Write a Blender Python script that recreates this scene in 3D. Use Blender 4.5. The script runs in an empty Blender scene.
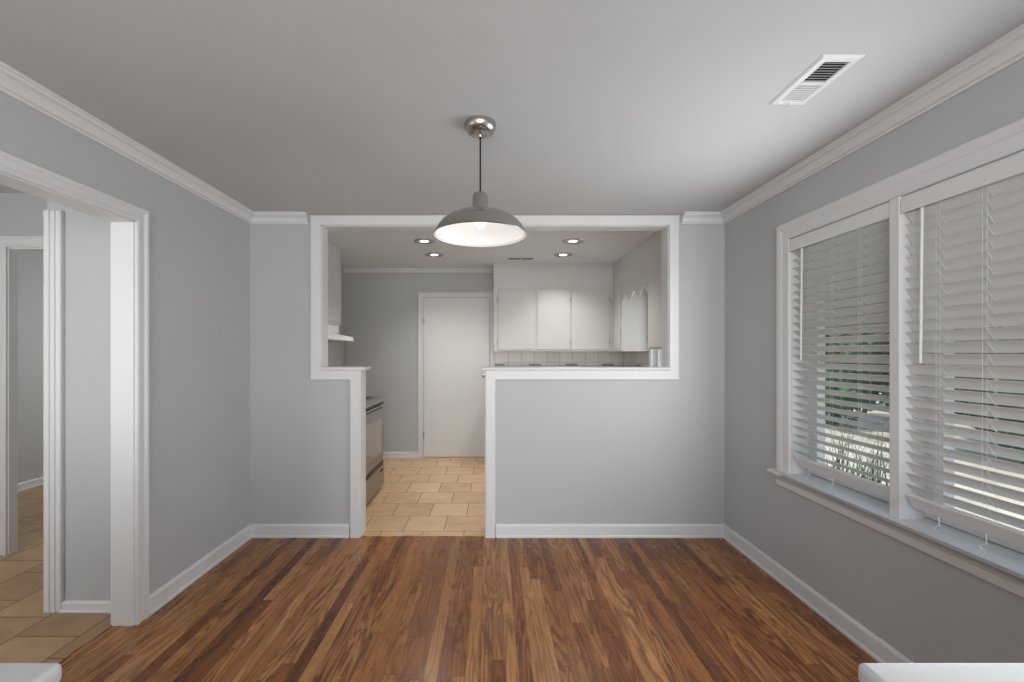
import bpy, bmesh, math, random
from mathutils import Vector, Matrix, noise
random.seed(7)
S = bpy.context.scene
COL = S.collection

# ------------------------------------------------------------------ camera
EYE = 1.35
cam_d = bpy.data.cameras.new('camera'); cam = bpy.data.objects.new('camera', cam_d); COL.objects.link(cam)
cam.location = (0, 0, EYE); cam.rotation_euler = (math.radians(90), 0, 0)
cam_d.sensor_width = 36; cam_d.lens = 440*36/1024
cam_d.shift_x = 20/1024; cam_d.shift_y = 12/1024; cam_d.clip_start = 0.05
S.camera = cam

# ------------------------------------------------------------------ exposure and world
vs = S.view_settings
vs.view_transform = 'Standard'; vs.look = 'None'; vs.gamma = 1; vs.use_curve_mapping = False
vs.exposure = 0.09
w = bpy.data.worlds.new('world'); S.world = w; w.use_nodes = True
bg = w.node_tree.nodes['Background']
sky = w.node_tree.nodes.new('ShaderNodeTexSky'); sky.sky_type = 'NISHITA'
sky.sun_disc = False; sky.sun_elevation = math.radians(48); sky.sun_rotation = math.radians(200)
w.node_tree.links.new(sky.outputs[0], bg.inputs[0]); bg.inputs[1].default_value = 0.3

def lamp(name, kind, loc, rot, energy, color=(1, 1, 1), **kw):
    d = bpy.data.lights.new(name, kind); d.energy = energy; d.color = color
    for k, v in kw.items(): setattr(d, k, v)
    o = bpy.data.objects.new(name, d); COL.objects.link(o); o.location = loc
    o.rotation_euler = [math.radians(a) for a in rot]
    return o
lamp('sun', 'SUN', (-5, -5, 8), (38, 0, -65), 3.0, (1, .96, .9), angle=.02)
# added fill behind the camera, standing in for daylight from unseen windows
lamp('rear_fill_light', 'AREA', (-0.05, -2.9, 1.45), (90, 0, 0), 98, (.93, .97, 1), shape='RECTANGLE', size=3.0, size_y=1.7)
# daylight at the dining window and kitchen window
lamp('dining_window_light', 'AREA', (1.63, 1.95, 1.35), (90, 0, 90), 20, (.93, .97, 1), shape='RECTANGLE', size=1.3, size_y=1.2)
lamp('kitchen_window_light', 'AREA', (1.86, 4.565, 1.55), (90, 0, 90), 2.0, (1, .98, .95), shape='RECTANGLE', size=.7, size_y=.8)
# added upward fill behind the camera to brighten the ceiling, no fixture there
lamp('rear_upward_fill', 'AREA', (0, -1.3, 1.0), (180, 0, 0), 27, (.93, .97, 1), shape='DISK', size=1.2)
lamp('hall_fill', 'AREA', (-3.1, .5, 1.5), (90, 0, 0), 25, (.97, .985, 1), shape='RECTANGLE', size=1.6, size_y=1.4)  # added fill to brighten the hall, no source stands here
lamp('far_room_fill', 'AREA', (-3.0, 5.8, 1.6), (-90, 0, 0), 26, (1, .99, .97), shape='RECTANGLE', size=1.4, size_y=1.2)  # added fill to brighten the far room wall

# ------------------------------------------------------------------ materials
MATS = {}
def newmat(name):
    m = bpy.data.materials.new(name); m.use_nodes = True; MATS[name] = m
    return m, m.node_tree, m.node_tree.nodes['Principled BSDF']
def lin(c):
    return tuple(((v/255)/12.92 if v/255 <= .04045 else ((v/255+.055)/1.055)**2.4) for v in c) + (1,)
def paint(name, col, rough=.5, metal=0, bump=0, bscale=60, vary=0.0, spec=.5, vscale=2.5):
    m, t, b = newmat(name)
    b.inputs['Roughness'].default_value = rough; b.inputs['Metallic'].default_value = metal
    b.inputs['Specular IOR Level'].default_value = spec
    g = t.nodes.new('ShaderNodeNewGeometry')
    n = t.nodes.new('ShaderNodeTexNoise'); n.inputs['Scale'].default_value = vscale; n.inputs['Detail'].default_value = 3
    t.links.new(g.outputs['Position'], n.inputs['Vector'])
    r = t.nodes.new('ShaderNodeValToRGB')
    r.color_ramp.elements[0].position = .3; r.color_ramp.elements[1].position = .7
    r.color_ramp.elements[0].color = tuple(v*(1-vary) for v in col[:3])+(1,)
    r.color_ramp.elements[1].color = tuple(min(1, v*(1+vary)) for v in col[:3])+(1,)
    t.links.new(n.outputs[0], r.inputs[0]); t.links.new(r.outputs[0], b.inputs['Base Color'])
    if bump:
        n2 = t.nodes.new('ShaderNodeTexNoise'); n2.inputs['Scale'].default_value = bscale; n2.inputs['Detail'].default_value = 2
        t.links.new(g.outputs['Position'], n2.inputs['Vector'])
        bp = t.nodes.new('ShaderNodeBump'); bp.inputs['Strength'].default_value = bump; bp.inputs['Distance'].default_value = .002
        t.links.new(n2.outputs[0], bp.inputs['Height']); t.links.new(bp.outputs[0], b.inputs['Normal'])
    return m
WALL = paint('grey_wall_paint', (.50, .51, .515), .55, bump=.15, vary=.012, spec=.3)
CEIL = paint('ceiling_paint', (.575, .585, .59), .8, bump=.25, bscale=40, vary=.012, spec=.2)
CEILK = paint('kitchen_ceiling_lightened', (.735, .765, .79), .8, bump=.25, bscale=40, vary=.012, spec=.2)  # ceiling paint made lighter and cooler to offset dim light and warm bounce
TRIM = paint('white_trim_paint', (.72, .72, .718), .38, bump=.08, bscale=30, vary=.01)
CAB = paint('cream_cabinet_paint', (.63, .622, .605), .38, bump=.08, bscale=25, vary=.015)
DOORP = paint('door_paint', (.73, .725, .71), .32, bump=.12, bscale=14, vary=.01)
BLIND = paint('blind_white', (.74, .735, .72), .4, vary=.01)
LEDGE = paint('ledge_white_paint', (.58, .585, .59), .35)
CORD = paint('cord_white', (.8, .8, .78), .6)
STEEL = paint('brushed_nickel', (.47, .46, .44), .25, metal=1, bump=.1, bscale=200, vary=.04)
STAIN = paint('stainless_steel', (.36, .35, .34), .36, metal=1, vary=.03)
BLACK = paint('black_enamel', (.010, .010, .011), .25, spec=.15)
DARK = paint('duct_shade_paint', (.03, .03, .03), .8)  # dark colour standing in for shade inside the vents
ENAMEL = paint('white_enamel', (.88, .88, .87), .3)
LINING = paint('shade_lining_enamel', (.74, .74, .73), .45)
HINGE = paint('hinge_metal', (.5, .49, .47), .4, metal=1)
AWN = paint('beige_awning_metal', (.62, .56, .44), .5, vary=.03)
GROUND = paint('pale_dry_ground', (.62, .58, .42), .9, vary=.25, vscale=1.6)
LEAF = paint('leaf_green', (.035, .10, .03), .6, vary=.5, vscale=4)
LEAF2 = paint('leaf_olive', (.10, .15, .04), .6, vary=.45, vscale=6)
BARK = paint('bark', (.10, .07, .045), .9, vary=.2)
EXT = paint('exterior_siding', (.6, .58, .52), .8)
b_ = STEEL.node_tree.nodes['Principled BSDF']; b_.inputs['Anisotropic'].default_value = .5
def emit(name, col, s):
    m, t, b = newmat(name); b.inputs['Base Color'].default_value = (.9, .9, .88, 1)
    b.inputs['Emission Color'].default_value = col+(1,); b.inputs['Emission Strength'].default_value = s
    return m
BULB = emit('lit_bulb_glass', (1, .97, .93), .8)
LENS = emit('lit_recessed_lens', (1, .96, .9), 2.2)
def glass():
    m, t, b = newmat('window_glass')
    b.inputs['Base Color'].default_value = (1, 1, 1, 1); b.inputs['Roughness'].default_value = 0
    out = t.nodes['Material Output']
    tr = t.nodes.new('ShaderNodeBsdfTransparent'); gl = t.nodes.new('ShaderNodeBsdfGlossy'); gl.inputs['Roughness'].default_value = .02
    mx = t.nodes.new('ShaderNodeMixShader'); mx.inputs[0].default_value = .07
    t.links.new(tr.outputs[0], mx.inputs[1]); t.links.new(gl.outputs[0], mx.inputs[2]); t.links.new(mx.outputs[0], out.inputs[0])
    return m
GLASS = glass()

class NG:       # tiny node-graph helper
    def __init__(s, t): s.t = t
    def m(s, op, a, b=None, c=None):
        n = s.t.nodes.new('ShaderNodeMath'); n.operation = op
        for i, v in enumerate((a, b, c)):
            if v is None: continue
            if isinstance(v, (int, float)): n.inputs[i].default_value = v
            else: s.t.links.new(v, n.inputs[i])
        return n.outputs[0]
    def comb(s, x, y, z):
        n = s.t.nodes.new('ShaderNodeCombineXYZ')
        for i, v in enumerate((x, y, z)):
            if isinstance(v, (int, float)): n.inputs[i].default_value = v
            else: s.t.links.new(v, n.inputs[i])
        return n.outputs[0]
    def white(s, v):
        n = s.t.nodes.new('ShaderNodeTexWhiteNoise'); n.noise_dimensions = '3D'; s.t.links.new(v, n.inputs['Vector']); return n.outputs['Value']
    def noise(s, v, sc, det=3, dist=0, rough=.5):
        n = s.t.nodes.new('ShaderNodeTexNoise'); s.t.links.new(v, n.inputs['Vector'])
        n.inputs['Scale'].default_value = sc; n.inputs['Detail'].default_value = det
        n.inputs['Distortion'].default_value = dist; n.inputs['Roughness'].default_value = rough
        return n.outputs[0]
    def ramp(s, f, stops, interp='LINEAR'):
        n = s.t.nodes.new('ShaderNodeValToRGB'); n.color_ramp.interpolation = interp
        e = n.color_ramp.elements
        while len(e) < len(stops): e.new(.5)
        for k, (p, c) in enumerate(stops): e[k].position = p; e[k].color = c if len(c) == 4 else tuple(c)+(1,)
        s.t.links.new(f, n.inputs[0]); return n.outputs[0]
    def mix(s, f, a, b, mode='MIX'):
        n = s.t.nodes.new('ShaderNodeMix'); n.data_type = 'RGBA'; n.blend_type = mode
        if isinstance(f, (int, float)): n.inputs[0].default_value = f
        else: s.t.links.new(f, n.inputs[0])
        for i, v in ((6, a), (7, b)):
            if isinstance(v, tuple): n.inputs[i].default_value = v
            else: s.t.links.new(v, n.inputs[i])
        return n.outputs[2]

def wood():
    m, t, b = newmat('oak_strip_floor'); g = NG(t)
    geo = t.nodes.new('ShaderNodeNewGeometry'); sep = t.nodes.new('ShaderNodeSeparateXYZ'); t.links.new(geo.outputs['Position'], sep.inputs[0])
    x, y = sep.outputs[0], sep.outputs[1]
    W = .057
    u = g.m('DIVIDE', x, W); row = g.m('FLOOR', u); fu = g.m('FRACT', u)
    off = g.white(g.comb(row, 3.3, 0))
    v = g.m('ADD', g.m('DIVIDE', y, 1.5), g.m('MULTIPLY', off, 7)); seg = g.m('FLOOR', v); fv = g.m('FRACT', v)
    rid = g.white(g.comb(row, seg, 1.7)); rid2 = g.white(g.comb(row, seg, 9.1)); rid3 = g.white(g.comb(row, 5.2, 2.2))
    tone = g.m('ADD', g.m('MULTIPLY', rid, .75), g.m('MULTIPLY', rid3, .25))
    base = g.ramp(tone, [(.08, lin((112, 64, 30))), (.28, lin((138, 82, 42))), (.5, lin((157, 101, 55))), (.68, lin((169, 114, 65))), (.86, lin((184, 131, 80))), (1, lin((144, 90, 48)))])
    # long fine grain
    gv = g.comb(g.m('ADD', g.m('MULTIPLY', x, 90), g.m('MULTIPLY', rid, 40)), g.m('MULTIPLY', y, 3.2), rid2)
    fine = g.noise(gv, 1.0, 4, .4)
    # cathedral figure
    cv = g.comb(g.m('ADD', g.m('MULTIPLY', x, 11), g.m('MULTIPLY', rid2, 30)), g.m('ADD', g.m('MULTIPLY', y, .9), g.m('MULTIPLY', rid, 20)), 0)
    cn = g.noise(cv, 1.0, 2, .3)
    rings = g.m('FRACT', g.m('MULTIPLY', cn, 12))
    ringd = g.m('MULTIPLY', g.m('SMOOTH_MIN', rings, .35, .1), 1.0)
    rr = g.ramp(rings, [(0, (.22, .16, .12)), (.25, (.52, .43, .36)), (.5, (1, 1, 1)), (.8, (1.0, 1, 1)), (1, (.4, .32, .26))])
    fr = g.ramp(fine, [(.32, (.5, .42, .36)), (.5, (.95, .93, .92)), (.68, (1.12, 1.12, 1.12))])
    c1 = g.mix(g.m('ADD', .35, g.m('MULTIPLY', rid2, .55)), base, rr, 'MULTIPLY'); c2 = g.mix(.7, c1, fr, 'MULTIPLY')
    # broad worn and dark patches
    big = g.noise(g.comb(g.m('MULTIPLY', x, 1.6), g.m('MULTIPLY', y, .8), 0), 1.3, 3)
    br = g.ramp(big, [(.3, (.66, .63, .60)), (.52, (1, 1, 1)), (.7, (1.0, 1.0, 1.0))])
    c3 = g.mix(.7, c2, br, 'MULTIPLY')
    du = g.m('MINIMUM', fu, g.m('SUBTRACT', 1, fu)); dv = g.m('MINIMUM', fv, g.m('SUBTRACT', 1, fv))
    gap = g.m('MAXIMUM', g.m('LESS_THAN', du, .017), g.m('LESS_THAN', dv, .0016))
    c4 = g.mix(g.m('MULTIPLY', gap, .6), c3, lin((40, 22, 12)))
    t.links.new(c4, b.inputs['Base Color']); b.inputs['Specular IOR Level'].default_value = .42
    ro = g.m('ADD', .20, g.m('MULTIPLY', g.noise(g.comb(x, y, 0), 5, 4), .16))
    t.links.new(ro, b.inputs['Roughness'])
    bp = t.nodes.new('ShaderNodeBump'); bp.inputs['Strength'].default_value = .35; bp.inputs['Distance'].default_value = .0012
    h = g.m('SUBTRACT', g.m('MULTIPLY', fine, .5), gap); h = g.m('ADD', h, g.m('MULTIPLY', rid, .5))
    t.links.new(h, bp.inputs['Height']); t.links.new(bp.outputs[0], b.inputs['Normal'])
    return m
WOOD = wood()

def tile(name, ox, oy, size, swap, cols, grout, shift=0.0):
    m, t, b = newmat(name); g = NG(t)
    geo = t.nodes.new('ShaderNodeNewGeometry'); sep = t.nodes.new('ShaderNodeSeparateXYZ'); t.links.new(geo.outputs['Position'], sep.inputs[0])
    x, y = sep.outputs[0], sep.outputs[1]
    a, c = (y, x) if swap else (x, y)
    v = g.m('DIVIDE', g.m('SUBTRACT', c, oy), size); row = g.m('FLOOR', v); fv = g.m('FRACT', v)
    odd = g.m('FLOORED_MODULO', row, 2)
    u = g.m('ADD', g.m('DIVIDE', g.m('SUBTRACT', a, ox), size), g.m('MULTIPLY', odd, .5)); col = g.m('FLOOR', u); fu = g.m('FRACT', u)
    rid = g.white(g.comb(row, col, 4.4))
    d = g.m('MINIMUM', g.m('MINIMUM', fu, g.m('SUBTRACT', 1, fu)), g.m('MINIMUM', fv, g.m('SUBTRACT', 1, fv)))
    gr = g.m('LESS_THAN', d, .009)
    n = g.noise(g.comb(g.m('ADD', x, g.m('MULTIPLY', rid, 9)), g.m('MULTIPLY', y, 1.6), rid), 5, 5, .6)
    f = g.m('ADD', g.m('MULTIPLY', n, .75), g.m('MULTIPLY', rid, .3))
    base = g.ramp(f, [(.25, lin(cols[0])), (.5, lin(cols[1])), (.8, lin(cols[2]))])
    c4 = g.mix(gr, base, lin(grout)); t.links.new(c4, b.inputs['Base Color'])
    t.links.new(g.m('ADD', .32, g.m('MULTIPLY', gr, .5)), b.inputs['Roughness'])
    bp = t.nodes.new('ShaderNodeBump'); bp.inputs['Strength'].default_value = .5; bp.inputs['Distance'].default_value = .002
    t.links.new(g.m('SUBTRACT', 1, gr), bp.inputs['Height']); t.links.new(bp.outputs[0], b.inputs['Normal'])
    return m
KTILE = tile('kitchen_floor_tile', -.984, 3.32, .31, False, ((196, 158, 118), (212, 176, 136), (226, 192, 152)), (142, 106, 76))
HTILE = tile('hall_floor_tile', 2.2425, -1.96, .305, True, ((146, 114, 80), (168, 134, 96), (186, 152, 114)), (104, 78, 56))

def splash_mat():
    m, t, b = newmat('backsplash_tile'); g = NG(t)
    geo = t.nodes.new('ShaderNodeNewGeometry'); sep = t.nodes.new('ShaderNodeSeparateXYZ'); t.links.new(geo.outputs['Position'], sep.inputs[0])
    x = g.m('ADD', sep.outputs[0], sep.outputs[1]); z = sep.outputs[2]
    u = g.m('DIVIDE', g.m('SUBTRACT', x, 5.72), .165); fu = g.m('FRACT', u)
    v = g.m('DIVIDE', g.m('SUBTRACT', z, 1.222), .165); fv = g.m('FRACT', v)
    d = g.m('MINIMUM', fu, g.m('SUBTRACT', 1, fu)); dv = g.m('MINIMUM', fv, g.m('SUBTRACT', 1, fv))
    gr = g.m('LESS_THAN', g.m('MINIMUM', d, dv), .016)
    rid = g.white(g.comb(g.m('FLOOR', u), g.m('FLOOR', v), 2))
    base = g.ramp(rid, [(0, lin((206, 200, 195))), (1, lin((218, 213, 208)))])
    # hand painted border dashes just under the joint
    p = g.m('FRACT', g.m('DIVIDE', g.m('SUBTRACT', x, 5.68), .47))
    dash = g.m('MULTIPLY', g.m('LESS_THAN', p, .33), g.m('MULTIPLY', g.m('GREATER_THAN', z, 1.185), g.m('LESS_THAN', z, 1.208)))
    low = g.m('MULTIPLY', g.m('LESS_THAN', z, 1.192), g.m('GREATER_THAN', z, 1.178))
    c = g.mix(gr, base, lin((160, 152, 148))); c = g.mix(g.m('MULTIPLY', low, .6), c, lin((110, 104, 100))); c = g.mix(dash, c, lin((122, 115, 112)))
    t.links.new(c, b.inputs['Base Color']); b.inputs['Roughness'].default_value = .3
    return m
SPLASH = splash_mat()

# ------------------------------------------------------------------ mesh helpers
class MB:
    def __init__(s): s.bm = bmesh.new()
    def box(s, x0, x1, y0, y1, z0, z1, bev=0, mat=None, seg=2):
        b = bmesh.new(); bmesh.ops.create_cube(b, size=1)
        for v in b.verts:
            v.co = Vector(((x0+x1)/2+v.co.x*(x1-x0), (y0+y1)/2+v.co.y*(y1-y0), (z0+z1)/2+v.co.z*(z1-z0)))
        if bev: bmesh.ops.bevel(b, geom=b.edges[:], offset=bev, segments=seg, profile=.5, affect='EDGES')
        if mat is not None: b.transform(mat)
        s.merge(b); return s
    def merge(s, b):
        me = bpy.data.meshes.new('t'); b.to_mesh(me); b.free(); s.bm.from_mesh(me); bpy.data.meshes.remove(me)
    def tube(s, pts, r, n=8):
        pts = [Vector(p) for p in pts]; rings = []
        for i, p in enumerate(pts):
            d = (pts[min(i+1, len(pts)-1)]-pts[max(i-1, 0)]).normalized()
            a = d.orthogonal().normalized(); c = d.cross(a)
            rr = r[i] if isinstance(r, (list, tuple)) else r
            rings.append([s.bm.verts.new(p+(a*math.cos(2*math.pi*k/n)+c*math.sin(2*math.pi*k/n))*rr) for k in range(n)])
        for i in range(len(rings)-1):
            for k in range(n): s.bm.faces.new((rings[i][k], rings[i][(k+1) % n], rings[i+1][(k+1) % n], rings[i+1][k]))
        s.bm.faces.new(rings[0][::-1]); s.bm.faces.new(rings[-1]); return s
    def lathe(s, prof, c=(0, 0, 0), n=64, axis='z'):
        rings = []
        for r, z in prof:
            ring = []
            for k in range(n):
                a = 2*math.pi*k/n
                if axis == 'z': co = (c[0]+r*math.cos(a), c[1]+r*math.sin(a), c[2]+z)
                elif axis == 'y': co = (c[0]+r*math.cos(a), c[1]+z, c[2]+r*math.sin(a))
                else: co = (c[0]+z, c[1]+r*math.cos(a), c[2]+r*math.sin(a))
                ring.append(s.bm.verts.new(co))
            rings.append(ring)
        for i in range(len(rings)-1):
            for k in range(n): s.bm.faces.new((rings[i][k], rings[i][(k+1) % n], rings[i+1][(k+1) % n], rings[i+1][k]))
        return s
    def prism(s, poly, f, d0, d1):
        """poly: 2-D outline; f(u,v,d)->xyz"""
        a = [s.bm.verts.new(f(u, v, d0)) for u, v in poly]; b = [s.bm.verts.new(f(u, v, d1)) for u, v in poly]
        n = len(poly)
        for i in range(n): s.bm.faces.new((a[i], a[(i+1) % n], b[(i+1) % n], b[i]))
        s.bm.faces.new(a[::-1]); s.bm.faces.new(b); return s
    def sweep(s, path, prof, f, closed=False, side=1):
        """mitred moulding. path: 2-D points in wall plane, prof: (outward, protrusion), f(u,v,h)->xyz"""
        n = len(path); P = [Vector(p) for p in path]; rows = []
        for i in range(n):
            if closed or 0 < i < n-1:
                d0 = (P[i]-P[i-1]).normalized(); d1 = (P[(i+1) % n]-P[i]).normalized()
            elif i == 0: d0 = d1 = (P[1]-P[0]).normalized()
            else: d0 = d1 = (P[i]-P[i-1]).normalized()
            n0 = Vector((-d0.y, d0.x))*side; n1 = Vector((-d1.y, d1.x))*side
            m = n0+n1; m = m/(m.dot(n0)) if m.length > 1e-6 else n0
            rows.append([s.bm.verts.new(f(P[i].x+m.x*o, P[i].y+m.y*o, h)) for o, h in prof])
        k = len(prof)
        for i in range(n if closed else n-1):
            a, b = rows[i], rows[(i+1) % n]
            for j in range(k): s.bm.faces.new((a[j], a[(j+1) % k], b[(j+1) % k], b[j]))
        if not closed: s.bm.faces.new(rows[0][::-1]); s.bm.faces.new(rows[-1])
        return s
    def build(s, name, mat, parent=None, smooth=False, loc=None):
        bmesh.ops.recalc_face_normals(s.bm, faces=s.bm.faces[:])
        off = Vector(loc) if loc is not None else (Vector(parent.location) if parent is not None and parent.get('_abs') else Vector((0, 0, 0)))
        me = bpy.data.meshes.new(name); 
        if off.length: bmesh.ops.translate(s.bm, verts=s.bm.verts[:], vec=-off)
        s.bm.to_mesh(me); s.bm.free(); me.materials.append(mat)
        if smooth:
            for p in me.polygons: p.use_smooth = True
            me.set_sharp_from_angle(angle=math.radians(35))
        o = bpy.data.objects.new(name, me); COL.objects.link(o)
        if parent is not None: o.parent = parent
        elif loc is not None: o.location = loc
        return o
def B(*a, **k): return MB().box(*a, **k)
def tag(o, label=None, cat=None, group=None, kind=None):
    if label: o['label'] = label
    if cat: o['category'] = cat
    if group: o['group'] = group
    if kind: o['kind'] = kind
    return o
def thing(name, label, cat, loc, group=None):
    o = bpy.data.objects.new(name, None); COL.objects.link(o); o.location = loc; o.empty_display_size = .1
    o['_abs'] = True; return tag(o, label, cat, group)
def struct(o): o['kind'] = 'structure'; return o
def root_struct(name, loc):
    o = bpy.data.objects.new(name, None); COL.objects.link(o); o.location = loc; o['_abs'] = True; o['kind'] = 'structure'; return o
def copy_tree(o, parent=None):
    c = o.copy(); COL.objects.link(c)
    if parent is not None: c.parent = parent
    for ch in list(o.children): copy_tree(ch, c)
    return c

# ------------------------------------------------------------------ dimensions
XL, XR, YB, ZC = -1.775, 1.706, 3.228, 2.366      # dining room faces
T = .12                                            # inner wall thickness
YR = -3.0                                          # wall behind the camera
KL, KR, KB, KZ = -1.91, 1.80, 5.68, 2.44           # kitchen
# ------------------------------------------------------------------ floors
f = MB(); f.box(-1.90, XR+.02, YR, 3.30, -.12, 0)
struct(f.build('floor', WOOD))
def jag(a, b, n, amp, seed):
    r = random.Random(seed); return [(a+(b-a)*i/n, r.uniform(-amp, amp)) for i in range(n+1)]
f = MB(); edge = jag(-.975, -.04, 26, .007, 3)
poly = [(x, 3.243+d) for x, d in edge]+[(-.04, 3.36), (KR, 3.36), (KR, KB), (KL, KB), (KL, 3.36), (-.975, 3.36)]
f.prism(poly, lambda u, v, d: (u, v, d), -.1, .004)
struct(f.build('floor_kitchen', KTILE))
f = MB(); edge = jag(-.9, 2.32, 40, .008, 5)
poly = [(-1.885+d, y) for y, d in edge]+[(-1.90, 2.32), (-1.90, 3.0), (-1.95, 3.0), (-1.95, 6.0), (-4.65, 6.0), (-4.65, -.9)]
f.prism(poly, lambda u, v, d: (u, v, d), -.1, .004)
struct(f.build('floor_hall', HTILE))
# ------------------------------------------------------------------ ceilings
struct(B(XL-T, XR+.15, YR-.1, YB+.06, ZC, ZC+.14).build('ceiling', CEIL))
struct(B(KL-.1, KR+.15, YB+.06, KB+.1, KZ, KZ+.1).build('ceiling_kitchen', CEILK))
struct(B(-4.75, XL-T, -.9, 6.1, 2.42, 2.55).build('ceiling_hall', CEIL))
# ------------------------------------------------------------------ walls
PL, PR, PZ0, PZ1 = -1.2546, 1.296, 1.225, 2.285    # pass-through
DL, DR = -.966, -.046                              # doorway under it
wb = MB()
wb.box(-2.0, PL, YB, YB+T, 0, ZC+.1); wb.box(PR, 1.95, YB, YB+T, 0, ZC+.1)
wb.box(PL, PR, YB, YB+T, PZ1, ZC+.1)
wb.box(PL, DL, YB, YB+T, 0, PZ0); wb.box(DR, PR, YB, YB+T, 0, PZ0)
struct(wb.build('wall_back', WALL))
OY0, OY1, OZ = .62, 2.183, 2.004                   # wide opening to the hall
TL = .109
wl = MB(); wl.box(XL-TL, XL, YR, OY0, 0, ZC+.1); wl.box(XL-TL, XL, OY1, YB, 0, ZC+.1); wl.box(XL-TL, XL, OY0, OY1, OZ, ZC+.1)
struct(wl.build('wall_left', WALL))
WY0, WY1, WZ0, WZ1 = 1.190, 2.508, .66, 2.0      # dining window
wr = MB(); wr.box(XR, XR+.15, YR, WY0, 0, ZC+.1); wr.box(XR, XR+.15, WY1, YB+T, 0, ZC+.1)
wr.box(XR, XR+.15, WY0, WY1, 0, WZ0-.02); wr.box(XR, XR+.15, WY0, WY1, WZ1, ZC+.1)
struct(wr.build('wall_right', WALL))
rr = MB(); rr.box(XL-T, -1.5, YR-.12, YR, 0, ZC+.1); rr.box(1.4, XR+.15, YR-.12, YR, 0, ZC+.1)
rr.box(-1.5, 1.4, YR-.12, YR, 0, .6); rr.box(-1.5, 1.4, YR-.12, YR, 2.3, ZC+.1)
struct(rr.build('wall_rear', WALL))
w3 = root_struct('window_3', (-.05, YR-.06, .6))
q = MB()
for a, b in ((-1.5, -1.42), (-.09, -.01), (1.32, 1.4)): q.box(a, b, YR-.1, YR-.02, .6, 2.3)
q.box(-1.5, 1.4, YR-.1, YR-.02, .6, .68); q.box(-1.5, 1.4, YR-.1, YR-.02, 2.22, 2.3)
q.build('window_frame', TRIM, w3); B(-1.42, 1.32, YR-.065, YR-.06, .68, 2.22).build('pane', GLASS, w3)
# kitchen walls
struct(B(KL-.1, KR+.12, KB, KB+.1, 0, KZ+.1).build('wall_kitchen_back', WALL))
struct(B(KL-.1, KL, YB+T, KB, 0, KZ+.1).build('wall_kitchen_left', WALL))
KY0, KY1, KW0, KW1 = 4.20, 4.93, 1.12, 2.02
kr = MB(); kr.box(KR, KR+.12, YB+T, KY0, 0, KZ+.1); kr.box(KR, KR+.12, KY1, KB, 0, KZ+.1)
kr.box(KR, KR+.12, KY0, KY1, 0, KW0); kr.box(KR, KR+.12, KY0, KY1, KW1, KZ+.1)
struct(kr.build('wall_kitchen_right', WALL))
# soffit over the wall cabinets, with its rounded inner corner
sf = MB(); r = .03
pts = [(.02, 5.36)]+[(1.478-r+r*math.sin(a), 5.36-0*r-0) for a in (0,)]
pl = [(.02, 5.36), (1.478, 5.36), (1.478, YB+T), (KR, YB+T), (KR, KB), (.02, KB)]
sf.prism(pl, lambda u, v, d: (u, v, d), 2.14, KZ)
struct(sf.build('wall_soffit', CAB))
cl = MB(); cl.box(KL, -1.61, YB+T, 4.68, 2.20, KZ); struct(cl.build('wall_soffit_left', CAB))
# hall walls
h1 = MB(); h1.box(-2.326, XL-TL, 2.30, 3.1, 0, 2.5); struct(h1.build('wall_hall_right', WALL))
HY = 2.94
h2 = MB(); h2.box(-4.75, -3.234, HY, HY+.055, 0, 2.5); h2.box(-2.39, -2.326, HY, HY+.055, 0, 2.5); h2.box(-3.234, -2.39, HY, HY+.055, 2.055, 2.5)
struct(h2.build('wall_hall_back', WALL))
struct(B(-4.75, -4.62, -.9, 6.1, 0, 2.5).build('wall_hall_left', WALL))
struct(B(-4.62, -2.0, 6.0, 6.1, 0, 2.5).build('wall_far_room', WALL))
struct(B(-4.62, XL-T, -1.0, -.9, 0, 2.5).build('wall_hall_rear', WALL))
# ------------------------------------------------------------------ mouldings
CAS = [(0, 0), (0, .014), (.006, .017), (.014, .017), (.018, .013), (.05, .013), (.056, .017), (.062, .021), (.07, .021), (.074, .017), (.074, 0)]
FLATC = [(0, 0), (0, .016), (.004, .019), (.066, .019), (.071, .015), (.071, 0)]
fy = lambda y: (lambda u, v, h: (u, y-h, v))          # wall facing -Y
path = [(DL, 0), (DL, PZ0), (PL, PZ0), (PL, PZ1), (PR, PZ1), (PR, PZ0), (DR, PZ0), (DR, 0)]
c = MB(); c.sweep(path, FLATC, fy(YB), side=1); struct(c.build('trim_1', TRIM))
# liners of the pass-through and doorway
c = MB(); e = .006
for a in ((PL-.001, PL+e, YB, YB+T, PZ0, PZ1), (PR-e, PR+.001, YB, YB+T, PZ0, PZ1), (PL, PR, YB, YB+T, PZ1-e, PZ1+.001),
          (DL-.001, DL+e, YB, YB+T, 0, PZ0), (DR-e, DR+.001, YB, YB+T, 0, PZ0)): c.box(*a)
struct(c.build('trim_2', TRIM))
c = MB(); c.sweep(path, FLATC, lambda u, v, h: (u, YB+T+h, v), side=1); struct(c.build('trim_3', TRIM))
c = MB(); c.box(PL+.002, -.925, YB-.03, YB+T+.02, PZ0, PZ0+.022, .006); struct(c.build('trim_4', TRIM))
c = MB(); c.box(-.07, PR-.002, YB-.03, YB+T+.02, PZ0, PZ0+.02, .006); struct(c.build('trim_5', TRIM))
# hall opening
c = MB(); c.sweep([(OY1, 0), (OY1, OZ), (OY0, OZ), (OY0, 0)], [(0, 0), (0, .014), (.008, .018), (.016, .018), (.02, .014), (.046, .014), (.05, .018), (.056, .022), (.068, .022), (.071, .018), (.071, 0)],
                  lambda u, v, h: (XL+h, u, v), side=-1); struct(c.build('trim_6', TRIM))
c = MB(); c.box(XL-TL-.003, XL+.001, OY1-.006, OY1+.001, 0, OZ); c.box(XL-TL-.003, XL+.001, OY0-.001, OY0+.006, 0, OZ); c.box(XL-TL-.003, XL+.001, OY0, OY1, OZ-.006, OZ+.001)
struct(c.build('trim_7', TRIM))
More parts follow.
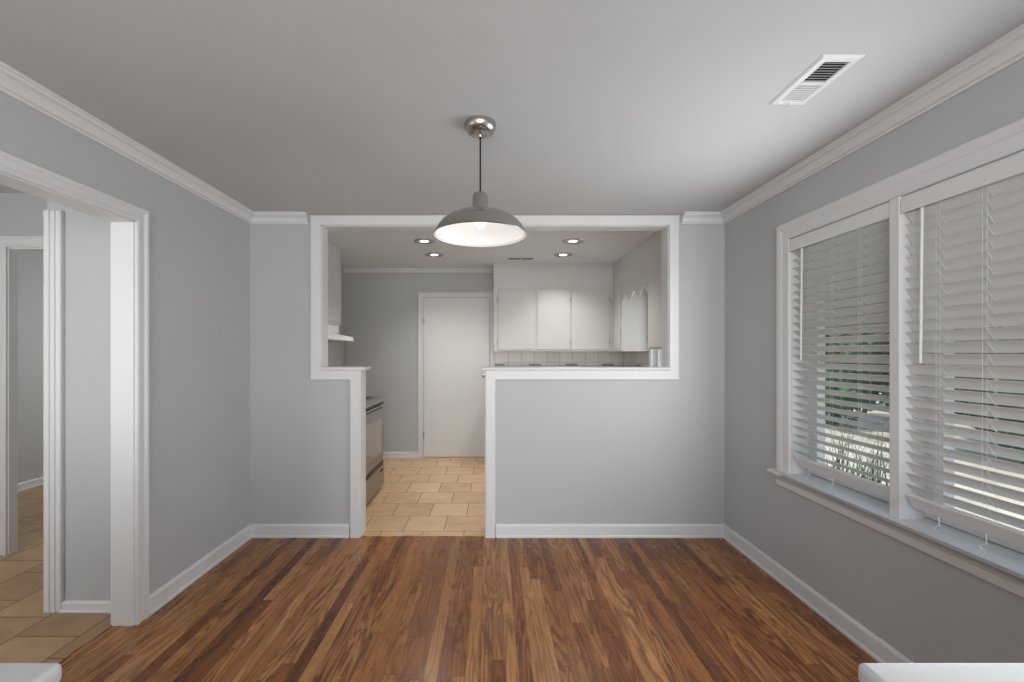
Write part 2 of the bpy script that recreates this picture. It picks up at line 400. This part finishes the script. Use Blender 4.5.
# hall corner casing with its short head return
c = MB(); c.sweep([(-2.306, 0.004), (-2.306, 2.09)], [(0, 0), (0, .02), (.008, .02), (.011, .014), (.022, .014), (.026, .02), (.036, .02), (.04, .014), (.054, .014), (.06, .02), (.066, .02), (.07, .016), (.07, 0)], fy(2.30), side=-1)
c.box(-2.326, -2.306, 2.282, 2.36, .004, 2.09)
c.prism([(-2.322, 2.09), (-2.350, 2.09), (-2.347, 2.075), (-2.337, 2.045), (-2.332, 2.01), (-2.322, 2.005)], lambda u, v, d: (u, d, v), 2.30, 2.93)
struct(c.build('trim_8', TRIM))
c = MB(); c.sweep([(-3.234, 0.004), (-3.234, 2.055), (-2.39, 2.055), (-2.39, .004)], CAS, fy(HY), side=1)
c.box(-3.24, -3.228, HY-.001, HY+.055, .004, 2.055); c.box(-3.234, -2.38, HY-.001, HY+.055, 2.045, 2.056)
struct(c.build('trim_9', TRIM))
# crown
CR = [(0, 0), (.012, 0), (.014, .008), (.024, .012), (.03, .03), (.042, .044), (.056, .05), (.06, .058), (.066, .060), (.066, .072), (0, .072)]
def crown(name, fn, a, b, z=ZC, sc=1):
    c = MB(); c.prism([(d*sc, z-.072*sc+h*sc) for d, h in CR], fn, a, b); return struct(c.build(name, TRIM, smooth=False))
crown('trim_10', lambda d, z, t: (XL+d, t, z), YR, YB)
crown('trim_11', lambda d, z, t: (XR-d, t, z), YR, YB)
crown('trim_12', lambda d, z, t: (t, YB-d, z), XL, -1.345)
crown('trim_13', lambda d, z, t: (t, YB-d, z), 1.385, XR)
crown('trim_14', lambda d, z, t: (t, KB-d, z), KL, .02, KZ, .75)
# baseboards
BP = [(0, 0), (.022, 0), (.022, .012), (.016, .02), (.015, .082), (.010, .092), (.004, .096), (0, .096)]
def base(name, fn, spans, sc=1):
    c = MB()
    for a, b in spans: c.prism([(d, .001+h*sc) for d, h in BP], fn, a, b)
    return struct(c.build(name, TRIM))
base('baseboard_left', lambda d, z, t: (XL+d, t, z), [(YR, OY0-.09), (OY1+.071, YB)])
base('baseboard_right', lambda d, z, t: (XR-d, t, z), [(YR, YB)])
base('baseboard_back', lambda d, z, t: (t, YB-d, z), [(XL, DL-.076), (DR+.076, XR)])
base('baseboard_kitchen', lambda d, z, t: (t, KB-d, z+.003), [(KL, -.957)], .75)
base('baseboard_hall', lambda d, z, t: (t, 2.30-d, z+.003), [(-2.238, XL-TL-.004)], .55)
base('baseboard_far_room', lambda d, z, t: (-4.62+d, t, z+.003), [(HY+.055, 6.0)], .8)

# ------------------------------------------------------------------ half walls by the camera, with white caps
for nm, x0, x1, xw0, xw1, lab in (('left', XL, -.620, XL, -.66, 'white rounded ledge corner at the bottom left, over the tile and wood edge'),
                       ('right', .527, XR, .565, XR, 'white rounded ledge corner at the bottom right, in front of the window wall')):
    struct(B(xw0, xw1, .44, .56, 0, .872).build('wall_half_'+nm, WALL))
    c = MB(); c.box(x0, x1, .38, .64, .872, .904, .010, seg=4)
    o = c.build('ledge_cap', LEDGE, smooth=True, loc=((x0+x1)/2, .51, .872)); tag(o, lab, 'ledge')

# ------------------------------------------------------------------ kitchen door
d1 = root_struct('door_1', (-.46, KB, 0))
k = MB(); k.sweep([(-.885, .004), (-.885, 2.066), (-.032, 2.066), (-.032, .004)], [(o*.92, h) for o, h in CAS], fy(KB), side=1); k.build('door_casing', TRIM, d1)
B(-.880, -.037, KB-.012, KB-.001, .012, 2.061, .002).build('door_leaf', DOORP, d1)
k = MB(); k.lathe([(0, 0), (.03, 0), (.03, -.006), (.011, -.008), (.011, -.035), (.024, -.042), (.028, -.055), (.022, -.066), (0, -.069)], (-.105, KB-.012, 1.065), 24, 'y')
k.build('door_knob', STEEL, d1, smooth=True)
for z in (.25, 1.72):
    k = MB(); k.tube([(-.885, KB-.02, z), (-.885, KB-.02, z+.09)], .006); k.box(-.893, -.87, KB-.016, KB-.011, z, z+.09); k.build('hinge', HINGE, d1)

# ------------------------------------------------------------------ kitchen window
w2 = root_struct('window_2', (KR, 4.565, KW0))
k = MB(); k.sweep([(KY0, KW0), (KY0, KW1), (KY1, KW1), (KY1, KW0)], [(0, 0), (0, .018), (.055, .018), (.06, 0)], lambda u, v, h: (KR-h, u, v), closed=True, side=1); k.build('window_casing', TRIM, w2)
k = MB()
for a, b in ((KY0, KY0+.04), (KY1-.04, KY1)): k.box(KR+.05, KR+.09, a, b, KW0, KW1)
for a, b in ((KW0, KW0+.04), (1.55, 1.59), (KW1-.04, KW1)): k.box(KR+.05, KR+.09, KY0, KY1, a, b)
k.build('window_frame', TRIM, w2); B(KR+.068, KR+.072, KY0, KY1, KW0, KW1).build('pane', GLASS, w2)

# ------------------------------------------------------------------ wall cabinets
def door_y(mb, x0, x1, z0, z1, y):                     # lipped slab door facing -Y
    mb.box(x0, x1, y-.012, y, z0, z1, .005, seg=3); return mb
def hinge_y(par, x, y, zs):
    for z in zs:
        k = MB(); k.tube([(x, y-.014, z), (x, y-.014, z+.06)], .005, 8); k.box(x-.008, x+.008, y-.012, y, z+.008, z+.052); k.build('hinge', HINGE, par)
YC = 5.36
def wallcab(label, x0, x1, doors, hinges):
    t = thing('wall_cabinet', label, 'cabinet', ((x0+x1)/2, KB, 1.37), 'white wall cabinets on the kitchen back wall')
    B(x0, x1, YC, KB-.001, 1.37, 2.14, .001).build('cabinet_body', CAB, t)
    for a, b in doors: 
        dd = door_y(MB(), a, b, 1.392, 2.12, YC).build('cabinet_door', CAB, t)
    for x in hinges: hinge_y(t, x, YC, (1.45, 1.97))
    return t
wallcab('single-door white wall cabinet beside the kitchen door', .02, .515, [(.075, .485)], [.070])
wallcab('two-door white wall cabinet between single-door cabinet and corner', .516, 1.477, [(.548, .952), (.966, 1.425)], [.958, 1.431])
# corner cabinet on the right wall, its plain end panel faces the room
t = thing('wall_cabinet', 'corner wall cabinet with plain end panel beside scalloped valance', 'cabinet', (1.64, 5.18, 1.37))
B(1.478, KR-.001, 5.005, 5.359, 1.37, 2.14, .001).build('cabinet_body', CAB, t)
B(1.466, 1.478, 5.05, 5.32, 1.392, 2.12, .004).build('cabinet_door', CAB, t)
# near cabinet on the right wall
t = thing('wall_cabinet', 'narrow white wall cabinet nearest right edge of the opening', 'cabinet', (1.64, 3.85, 1.37))
B(1.478, KR-.001, YB+T+.001, 4.17, 1.385, 2.14, .001).build('cabinet_body', CAB, t)
B(1.466, 1.478, 3.80, 4.14, 1.40, 2.12, .004).build('cabinet_door', CAB, t)
B(1.466, 1.478, 3.42, 3.76, 1.40, 2.12, .004).build('cabinet_door', CAB, t)
for z in (1.46, 1.98):
    k = MB(); k.tube([(1.463, 4.146, z), (1.463, 4.146, z+.05)], .005, 8); k.box(1.466, 1.478, 4.14, 4.156, z, z+.05); k.build('hinge', HINGE, t)
# scalloped valance board
pr = []; N = 60; y0, y1 = 4.172, 5.003
for i in range(N+1):
    y = y0+(y1-y0)*i/N; ph = (y-4.307)/.29
    z = 1.955+.045*math.cos(2*math.pi*ph)*(1 if math.cos(2*math.pi*ph) > 0 else .8)
    pr.append((y, z))
k = MB(); k.prism([(y0, 2.139)]+pr+[(y1, 2.139)], lambda u, v, d: (d, u, v), 1.480, 1.498)
tag(k.build('scalloped_valance', CAB, loc=(1.49, 4.59, 1.9)), 'wavy scalloped wooden valance between two right-hand wall cabinets', 'valance')
# left wall cabinet above the hood
t = thing('wall_cabinet', 'white wall cabinet over the range hood at left of opening', 'cabinet', (-1.76, 4.05, 1.64))
B(KL+.001, -1.61, YB+T+.001, 4.68, 1.64, 2.20, .001).build('cabinet_body', CAB, t)
for a, b in ((3.39, 3.80), (3.82, 4.23), (4.25, 4.66)): B(-1.61, -1.598, a, b, 1.665, 2.19, .004).build('cabinet_door', CAB, t)
# hood
t = thing('range_hood', 'white under-cabinet range hood with slanted front lip', 'range hood', (-1.65, 4.05, 1.46))
k = MB(); k.prism([(KL+.002, 1.58), (-1.64, 1.58), (-1.62, 1.555), (-1.41, 1.512), (-1.40, 1.505), (-1.40, 1.47), (-1.41, 1.465), (KL+.002, 1.465)], lambda u, v, d: (u, d, v), 3.67, 4.44); k.box(KL+.002, -1.622, 3.67, 4.66, 1.555, 1.639)
k.build('hood_shell', ENAMEL, t); B(-1.80, -1.48, 3.75, 4.36, 1.458, 1.466).build('grease_filter', STAIN, t)

# ------------------------------------------------------------------ backsplash, base units
k = MB(); k.box(.02, 1.799, KB-.008, KB-.0005, .93, 1.37); k.box(KR-.008, KR-.0005, 5.0, KB-.008, .93, 1.37)
struct(k.build('trim_15', SPLASH))
t = thing('base_cabinet', 'white base cabinet run behind the half wall', 'cabinet', (.91, 5.4, 0))
k = MB(); k.box(.03, 1.79, 5.08, KB-.01, .10, .88, .002); k.box(.03, 1.79, 5.14, KB-.01, .005, .10); k.build('cabinet_body', CAB, t)
for i in range(4):
    a = .06+i*.44; door_y(MB(), a, a+.40, .14, .66, 5.08).build('cabinet_door', CAB, t); door_y(MB(), a, a+.40, .69, .85, 5.08).build('drawer', CAB, t)
tag(B(.02, 1.79, 5.05, KB-.009, .881, .92, .006).build('countertop', ENAMEL, loc=(.9, 5.36, .881)), 'white countertop on the kitchen base cabinets', 'countertop')

# ------------------------------------------------------------------ range
t = thing('kitchen_range', 'stainless and black electric range behind the left half wall', 'range', (-1.45, 4.03, 0))
RY0, RY1, RX = 3.655, 4.41, -1.10
B(-1.86, RX-.02, RY0, RY1, .03, .895, .004).build('range_body', STAIN, t)
for yy in (RY0+.05, RY1-.05):
    for xx in (-1.8, RX-.1): 
        k = MB(); k.lathe([(0, 0), (.018, 0), (.018, .03), (0, .03)], (xx, yy, .004), 16); k.build('foot', BLACK, t)
B(-1.84, -1.17, RY0+.005, RY1-.005, .895, .915, .004).build('cooktop', BLACK, t)
cp = MB(); cp.prism([(-1.17, .917), (-1.12, .913), (-1.090, .893), (-1.086, .872), (-1.17, .872)], lambda u, v, d: (u, d, v), RY0, RY1)
cp.build('control_panel', STAIN, t)
B(-1.86, -1.80, RY0, RY1, .915, 1.06, .006).build('backguard', STAIN, t)
od = B(-1.12, -1.085, RY0+.005, RY1-.005, .285, .812, .008).build('oven_door', STAIN, t)
B(-1.086, -1.0835, RY0+.09, RY1-.09, .38, .72, .001).build('oven_window', MATS['stainless_steel'] if False else paint('tinted_oven_glass', (.36, .33, .31), .12, metal=.7), od).location = (0, 0, 0)
k = MB(); k.tube([(-1.074, RY0+.05, .840), (-1.074, RY1-.05, .840)], .008, 12)
for yy in (RY0+.08, RY1-.08): k.box(-1.09, -1.07, yy-.012, yy+.012, .80, .845, .003)
k.build('door_handle', STAIN, od, smooth=True)
B(-1.13, -1.088, RY0+.004, RY1-.004, .812, .872).build('vent_strip', BLACK, t)
B(-1.12, -1.088, RY0+.005, RY1-.005, .235, .282).build('drawer_gap_shade', BLACK, t)  # black strip stands in for the shade in the gap
dr = B(-1.12, -1.08, RY0+.005, RY1-.005, .045, .240, .006).build('storage_drawer', STAIN, t)
for o in t.children:
    pass
B(-1.0805, -1.0785, RY1-.16, RY1-.06, .19, .215, .001).build('drawer_pull', BLACK, dr)
for ch in list(od.children)+list(dr.children):          # parts of parts were built in absolute coordinates
    for v in ch.data.vertices: v.co -= Vector(t.location)

# ------------------------------------------------------------------ pendant
PX, PY = -.052, 1.95
t = thing('pendant_lamp', 'brushed metal barn pendant lamp hanging from the dining ceiling', 'pendant lamp', (PX, PY, ZC))
k = MB(); k.lathe([(0, .0), (.070, 0), (.070, -.010), (.067, -.024), (.058, -.038), (.042, -.047), (.022, -.050), (.010, -.052), (.007, -.060), (0, -.060)], (PX, PY, ZC), 48)
k.build('canopy', STEEL, t, smooth=True)
k = MB(); k.tube([(PX, PY, ZC-.055), (PX, PY, 2.2), (PX, PY, 2.06)], .0035, 8); k.build('cord', BLACK, t)
k = MB(); k.lathe([(0, 2.062), (.018, 2.061), (.030, 2.055), (.034, 2.046), (.034, 1.985), (.038, 1.977), (.040, 1.966)], (PX, PY, 0), 40); k.build('socket_cap', STEEL, t, smooth=True)
prof = [(.030, 1.976), (.055, 1.974), (.09, 1.968), (.122, 1.958), (.148, 1.945), (.170, 1.928), (.186, 1.908), (.196, 1.889), (.200, 1.879), (.205, 1.877), (.2065, 1.873), (.204, 1.870)]
k = MB(); k.lathe(prof, (PX, PY, 0), 96); sh = k.build('lamp_shade', STEEL, t, smooth=True)
k = MB(); k.lathe([(r-.0035 if r > .04 else r-.004, z-.003) for r, z in prof[:-1]]+[(.204, 1.870)], (PX, PY, 0), 96); k.build('shade_lining', LINING, t, smooth=True)
k = MB(); k.lathe([(0, 1.972), (.013, 1.970), (.014, 1.966), (.018, 1.965), (.028, 1.948), (.030, 1.932), (.026, 1.917), (.014, 1.905), (0, 1.902)], (PX, PY, 0), 32); k.build('bulb', BULB, t, smooth=True)
lamp('pendant_glow', 'POINT', (PX, PY, 1.885), (0, 0, 0), .95, (1, .97, .92), shadow_soft_size=.03)

# ------------------------------------------------------------------ recessed lights
locs = [(-.66, 4.29, 'front left recessed ceiling light in the kitchen'), (-.64, 4.88, 'rear left recessed ceiling light in the kitchen'),
        (.79, 4.29, 'front right recessed ceiling light in the kitchen'), (.79, 4.88, 'rear right recessed ceiling light in the kitchen')]
t = thing('recessed_light', '', 'ceiling light', (0, 0, 0), 'recessed lights in the kitchen ceiling')
k = MB(); k.lathe([(.064, 0), (.066, -.004), (.072, -.008), (.098, -.006), (.104, -.001), (.104, 0)], (0, 0, 0), 40); k.build('trim_ring', STEEL, t, smooth=True)
k = MB(); k.lathe([(0, -.002), (.052, -.002), (.066, -.0005)], (0, 0, 0), 32); k.lathe([(0,.0),(.001,.0)], (0,0,0), 8); k.build('reflector', STAIN, t, smooth=True)
k = MB(); k.lathe([(0, -.006), (.036, -.0055), (.044, -.002)], (0, 0, 0), 32); k.build('lens', LENS, t, smooth=True)
for i, (x, y, lb) in enumerate(locs):
    o = t if i == 0 else copy_tree(t)
    o.location = (x, y, KZ); o['label'] = lb
    lamp('recessed_beam', 'SPOT', (x, y, KZ-.02), (0, 0, 0), 31, (1, .98, .955), spot_size=math.radians(125), spot_blend=.8, shadow_soft_size=.05)

# ------------------------------------------------------------------ vents
def vent(label, x0, x1, y0, y1, z, n, lever=True):
    t = thing('ceiling_vent', label, 'air vent', ((x0+x1)/2, (y0+y1)/2, z))
    b = .030; k = MB()
    k.sweep([(x0+b, y0+b), (x1-b, y0+b), (x1-b, y1-b), (x0+b, y1-b)], [(0, 0), (0, .006), (.004, .008), (.022, .007), (b, .002), (b, 0)], lambda u, v, h: (u, v, z-h), closed=True, side=-1)
    ym = (y0+y1)/2; k.box(x0+b, x1-b, ym-.006, ym+.006, z-.007, z-.001)
    k.build('vent_frame', TRIM, t)
    B(x0+b, x1-b, y0+b, y1-b, z-.0012, z-.0004).build('duct_shade', DARK, t)  # dark sheet stands in for the shade inside the duct
    for s, (a, c) in ((1, (y0+b, ym-.006)), (-1, (ym+.006, y1-b))):
        k = MB()
        for i in range(n):
            yy = a+(c-a)*(i+.5)/n; m = Matrix.Translation((0, yy, z-.005)) @ Matrix.Rotation(math.radians(38 if s > 0 else 8), 4, 'X')
            k.box(x0+b, x1-b, -.0065, .0065, -.0005, .0005, mat=m)
        k.build('slat_bank', TRIM, t)
    if lever:
        k = MB(); k.tube([((x0+x1)/2, y1-.03, z-.006), ((x0+x1)/2+.002, y1-.012, z-.016), ((x0+x1)/2-.002, y1-.01, z-.024)], .0022, 8); k.build('damper_lever', TRIM, t)
    return t
vent('white ceiling vent on the dining ceiling, near the window wall', 1.126, 1.272, 1.497, 1.797, ZC, 8)
t = thing('ceiling_vent', 'small two-slot ceiling vent in front of the kitchen back cabinets', 'air vent', (.33, 5.12, KZ))
k = MB(); k.box(.185, .475, 5.06, 5.18, KZ-.019, KZ-.014, .001); k.box(.324, .336, 5.062, 5.178, KZ-.014, KZ)
k.box(.185, .195, 5.06, 5.18, KZ-.014, KZ); k.box(.465, .475, 5.06, 5.18, KZ-.014, KZ); k.build('vent_frame', TRIM, t)
for a, b in ((.195, .324), (.336, .465)): B(a, b, 5.068, 5.172, KZ-.0139, KZ-.0005).build('duct_shade', DARK, t)  # solid dark boxes paint the shade in both slots

# ------------------------------------------------------------------ dining window
w1 = root_struct('window_1', (XR, (WY0+WY1)/2, WZ0))
fx = lambda u, v, h: (XR-h, u, v)
k = MB(); k.sweep([(WY1, WZ0), (WY1, WZ1), (WY0, WZ1), (WY0, WZ0)], [(0, 0), (0, .012), (.005, .016), (.05, .018), (.058, .022), (.07, .024), (.09, .026), (.098, .02), (.098, 0)], fx, side=-1)
k.build('window_casing', TRIM, w1)
k = MB()   # jamb liners and mullion
k.box(XR-.001, XR+.15, WY1-.006, WY1+.001, WZ0, WZ1); k.box(XR-.001, XR+.15, WY0-.001, WY0+.006, WZ0, WZ1); k.box(XR-.001, XR+.15, WY0, WY1, WZ1-.005, WZ1+.001)
k.build('jamb', TRIM, w1)
B(XR-.016, XR+.15, 1.826, 1.872, WZ0, WZ1, .002).build('mullion', TRIM, w1)
k = MB(); k.prism([(XR-.055, WZ0-.022), (XR-.06, WZ0-.012), (XR-.055, WZ0), (XR+.02, WZ0+.001), (XR+.15, WZ0+.012), (XR+.15, WZ0-.02)], lambda u, v, d: (u, d, v), WY0+.001, WY1-.001)
k.prism([(XR-.055, WZ0-.022), (XR-.06, WZ0-.012), (XR-.055, WZ0), (XR-.0005, WZ0), (XR-.0005, WZ0-.022)], lambda u, v, d: (u, d, v), WY0-.13, WY1+.13)
k.build('window_stool', TRIM, w1)
k = MB(); k.prism([(0, WZ0-.022), (.040, WZ0-.022), (.036, WZ0-.034), (.028, WZ0-.046), (.022, WZ0-.052), (.020, WZ0-.085), (.010, WZ0-.096), (0, WZ0-.098)], lambda u, v, d: (XR-u, d, v), WY0-.10, WY1+.10)
k.build('apron', TRIM, w1)
for a, b in ((WY0+.006, 1.826), (1.872, WY1-.006)):
    k = MB(); xf0, xf1 = XR+.092, XR+.135; zb = WZ0+.012
    k.sweep([(a+.035, zb+.035), (b-.035, zb+.035), (b-.035, WZ1-.04), (a+.035, WZ1-.04)], [(0, 0), (0, .04), (.035, .04), (.035, 0)], lambda u, v, h: (xf0+h, u, v), closed=True, side=-1)
    k.box(xf0+.005, xf1-.008, a+.03, b-.03, 1.30, 1.335)
    k.box(xf0-.012, xf1-.01, b-.085, b-.037, zb+.03, WZ1-.04, .002)
    sa = k.build('sash', TRIM, w1)
    B(xf0+.018, xf0+.022, a+.034, b-.034, zb+.034, WZ1-.039).build('pane', GLASS, w1)
# blinds
def blind(label, ya, yb, tilt, wand_y):
    t = thing('window_blind', label, 'window blind', (XR+.05, (ya+yb)/2, 1.998), 'white slat blinds in the dining window')
    xc = XR+.020; L = [yb-.145, yb-.305, yb-.475]
    k = MB(); k.box(XR-.014, XR-.004, ya, yb, 1.926, 1.992, .002); k.box(XR-.004, XR+.02, yb-.008, yb, 1.928, 1.99); k.box(XR-.004, XR+.02, ya, ya+.008, 1.928, 1.99)
    k.build('valance', BLIND, t)
    B(XR-.003, XR+.05, ya+.012, yb-.012, 1.935, 1.990, .002).build('headrail', BLIND, t)
    zs = []; z = 1.905
    while z > .79: zs.append(z); z -= .0445
    ca, sa = math.cos(math.radians(tilt)), math.sin(math.radians(tilt)); W = .050
    k = MB(); prof = []
    nn = 6
    for i in range(nn+1):
        s = -W/2+W*i/nn; prof.append((s, .0035*(1-(2*s/W)**2)+.0012))
    prof = prof+[(s, h-.0024) for s, h in prof[::-1]]
    rr = random.Random(int(ya*100))
    for z in zs:
        dt = math.radians(rr.uniform(-1.2, 1.2)); c2, s2 = math.cos(math.radians(tilt)+dt), math.sin(math.radians(tilt)+dt)
        # room edge up, outer edge down
        k.prism([(xc+s*c2+h*s2, z-s*s2+h*c2) for s, h in prof], lambda u, v, d: (u, d, v), ya+.006, yb-.003)
    k.build('slats', BLIND, t, smooth=True)
    zr = .744
    k = MB(); m = Matrix.Translation((xc, (ya+yb)/2, zr)) @ Matrix.Rotation(math.radians(62), 4, 'Y')
    k.box(-.030, .030, -(yb-ya)/2+.008, (yb-ya)/2-.008, -.009, .009, .004, mat=m); k.build('bottom_rail', BLIND, t)
    k = MB()
    for y in L:
        for sg in (-1, 1):
            xx = xc+sg*(W/2)*ca+sg*.0012; zo = -sg*(W/2)*sa
            k.tube([(xx, y, 1.935), (xx, y, zr+zo)], .00045, 5)
        k.tube([(xc-W/2*ca-.004, y+.012, 1.935), (xc-W/2*ca-.004, y+.012, zr+.02)], .00045, 5)
        for z in zs:
            k.tube([(xc-W/2*ca, y, z+W/2*sa-.003), (xc+W/2*ca, y+.001, z-W/2*sa-.006)], .0009, 4)
    k.build('ladder_cords', CORD, t)
    for y in L[:2]:
        k = MB(); k.tube([(xc-.02, y, zr-.02), (xc-.03, y-.01, zr-.05), (xc-.032, y+.012, zr-.062), (xc-.028, y-.004, zr-.075), (xc-.03, y+.01, WZ0+.012)], .0022, 6)
        k.build('cord_end', CORD, t)
    k = MB(); k.tube([(XR-.003, wand_y, 1.935), (XR-.006, wand_y+.004, 1.31)], .0048, 8); k.tube([(XR-.001, wand_y, 1.95), (XR-.003, wand_y, 1.93)], .003, 6)
    k.build('tilt_wand', CORD, t, smooth=True)
    return t
blind('partly open white slat blind left of the window mullion', 1.874, 2.506, 35, 2.418)
blind('nearly closed white slat blind right of the window mullion', 1.198, 1.824, 52, 1.742)

# ------------------------------------------------------------------ outside
struct(B(1.9, 30, -12, 32, -.6, -.40).build('ground', GROUND))
t = thing('window_awning', 'beige metal awning with scalloped edge outside the left blind', 'awning', (1.9, 2.1, 2.25))
k = MB(); k.prism([(1.87, 2.28), (2.72, 1.56), (2.72, 1.545), (1.87, 2.265)], lambda u, v, d: (u, d, v), .4, 3.9)
for i in range(14):
    y = .52+i*.25; k.box(0, 1.11, y, y+.10, .0, .012, mat=Matrix.Translation((1.87, 0, 2.28)) @ Matrix.Rotation(math.radians(40.3), 4, 'Y'))
k.build('awning_panel', AWN, t)
pr = [(.4+3.5*i/280, 1.515-.035*abs(math.sin(math.pi*(3.5*i/280)/.2))) for i in range(281)]
k = MB(); k.prism([(.4, 1.56)]+pr+[(3.9, 1.56)], lambda u, v, d: (d, u, v), 2.72, 2.728); k.build('scalloped_skirt', AWN, t)

def leaves(mb, n, R, zc, hz, size, rnd, shell=.35, slim=.45):
    for _ in range(n):
        a = rnd.uniform(0, 2*math.pi); u = rnd.uniform(-1, 1); q = (1-shell*rnd.random())
        q *= 1+.25*noise.noise(Vector((math.cos(a)*2, math.sin(a)*2, u*2)))
        s = math.sqrt(1-u*u); p = Vector((R*q*s*math.cos(a), R*q*s*math.sin(a), zc+hz*q*u))
        d = Vector((rnd.uniform(-1, 1), rnd.uniform(-1, 1), rnd.uniform(-.6, 1))).normalized(); e = d.orthogonal().normalized()
        e = (Matrix.Rotation(rnd.uniform(0, 6.28), 3, d) @ e)*size*slim; d = d*size*rnd.uniform(.7, 1.4)
        v = [mb.bm.verts.new(p+x) for x in (Vector((0, 0, 0)), d*.5+e, d, d*.5-e)]; mb.bm.faces.new(v)
def shrub(name, label, loc, R, h, n, size, mat, seed, group=None, core=True):
    rnd = random.Random(seed); t = thing(name, label, 'shrub', loc, group); t['_abs'] = 0
    k = MB()
    if core:
        b = bmesh.new(); bmesh.ops.create_icosphere(b, subdivisions=4, radius=1)
        for v in b.verts:
            q = .82*(1+.25*noise.noise(v.co*2)+.08*noise.noise(v.co*7)); v.co = Vector((v.co.x*R*q, v.co.y*R*q, h*.55+v.co.z*h*.48*q))
        k.merge(b)
    leaves(k, n, R, h*.55, h*.5, size, rnd); k.build('foliage', mat, t)
    k = MB()
    for i in range(6):
        a = i*1.05; k.tube([(.08*math.cos(a), .08*math.sin(a), 0), (R*.25*math.cos(a), R*.25*math.sin(a), h*.3), (R*.5*math.cos(a), R*.5*math.sin(a), h*.6)], [.04, .025, .01], 6)
    k.build('stems', BARK, t); return t
sh0 = shrub('leafy_shrub', 'dark green hedge shrub across the yard, seen through left blind', (8.2, 10.6, -.4), 1.45, 3.6, 4600, .16, LEAF, 1, 'dark green shrubs across the yard')
for x, y, rz, sc in ((8.5, 6.9, 1.1, 1.0), (8.3, 14.3, 2.3, 1.0), (8.8, 3.2, 3.9, 1.0), (8.9, 18.0, .6, 1.0), (12.4, 8.9, 2, 1.05), (12.4, 13.2, 4, 1.05), (12.5, 4.6, 5, 1.05), (12.8, 18.2, 3, 1.1)):
    c = copy_tree(sh0); c.location = (x, y, -.4); c.rotation_euler.z = rz; c.scale = (sc, sc, sc)
for o in [o for o in COL.objects if o.name.startswith('leafy_shrub')]: o['label'] = 'dark green hedge shrub across the yard, glimpsed between blind slats'
# spiky plant close to the left window
rnd = random.Random(11); t = thing('yard_plant', 'slender long-leaved bush close outside the left blind', 'plant', (3.4, 4.3, -.4)); t['_abs'] = 0
k = MB()
for i in range(320):
    a = rnd.uniform(0, 6.283); l = rnd.uniform(.5, 1.35); sp = rnd.uniform(.15, .75); bx, by = rnd.uniform(-.45, .45), rnd.uniform(-.55, .55); pv = []
    for j in range(5):
        f_ = j/4; pv.append(Vector((bx+math.cos(a)*sp*f_*l*.7, by+math.sin(a)*sp*f_*l*.7, l*(f_-.25*sp*f_*f_*1.6))))
    wv = Vector((-math.sin(a), math.cos(a), 0))*.011; prev = None
    for j, p in enumerate(pv):
        q = (1-j/4)*.9+.1; cur = (k.bm.verts.new(p-wv*q), k.bm.verts.new(p+wv*q))
        if prev: k.bm.faces.new((prev[0], prev[1], cur[1], cur[0]))
        prev = cur
k.build('foliage', LEAF2, t)
for o in COL.objects:
    if '_abs' in o: del o['_abs']
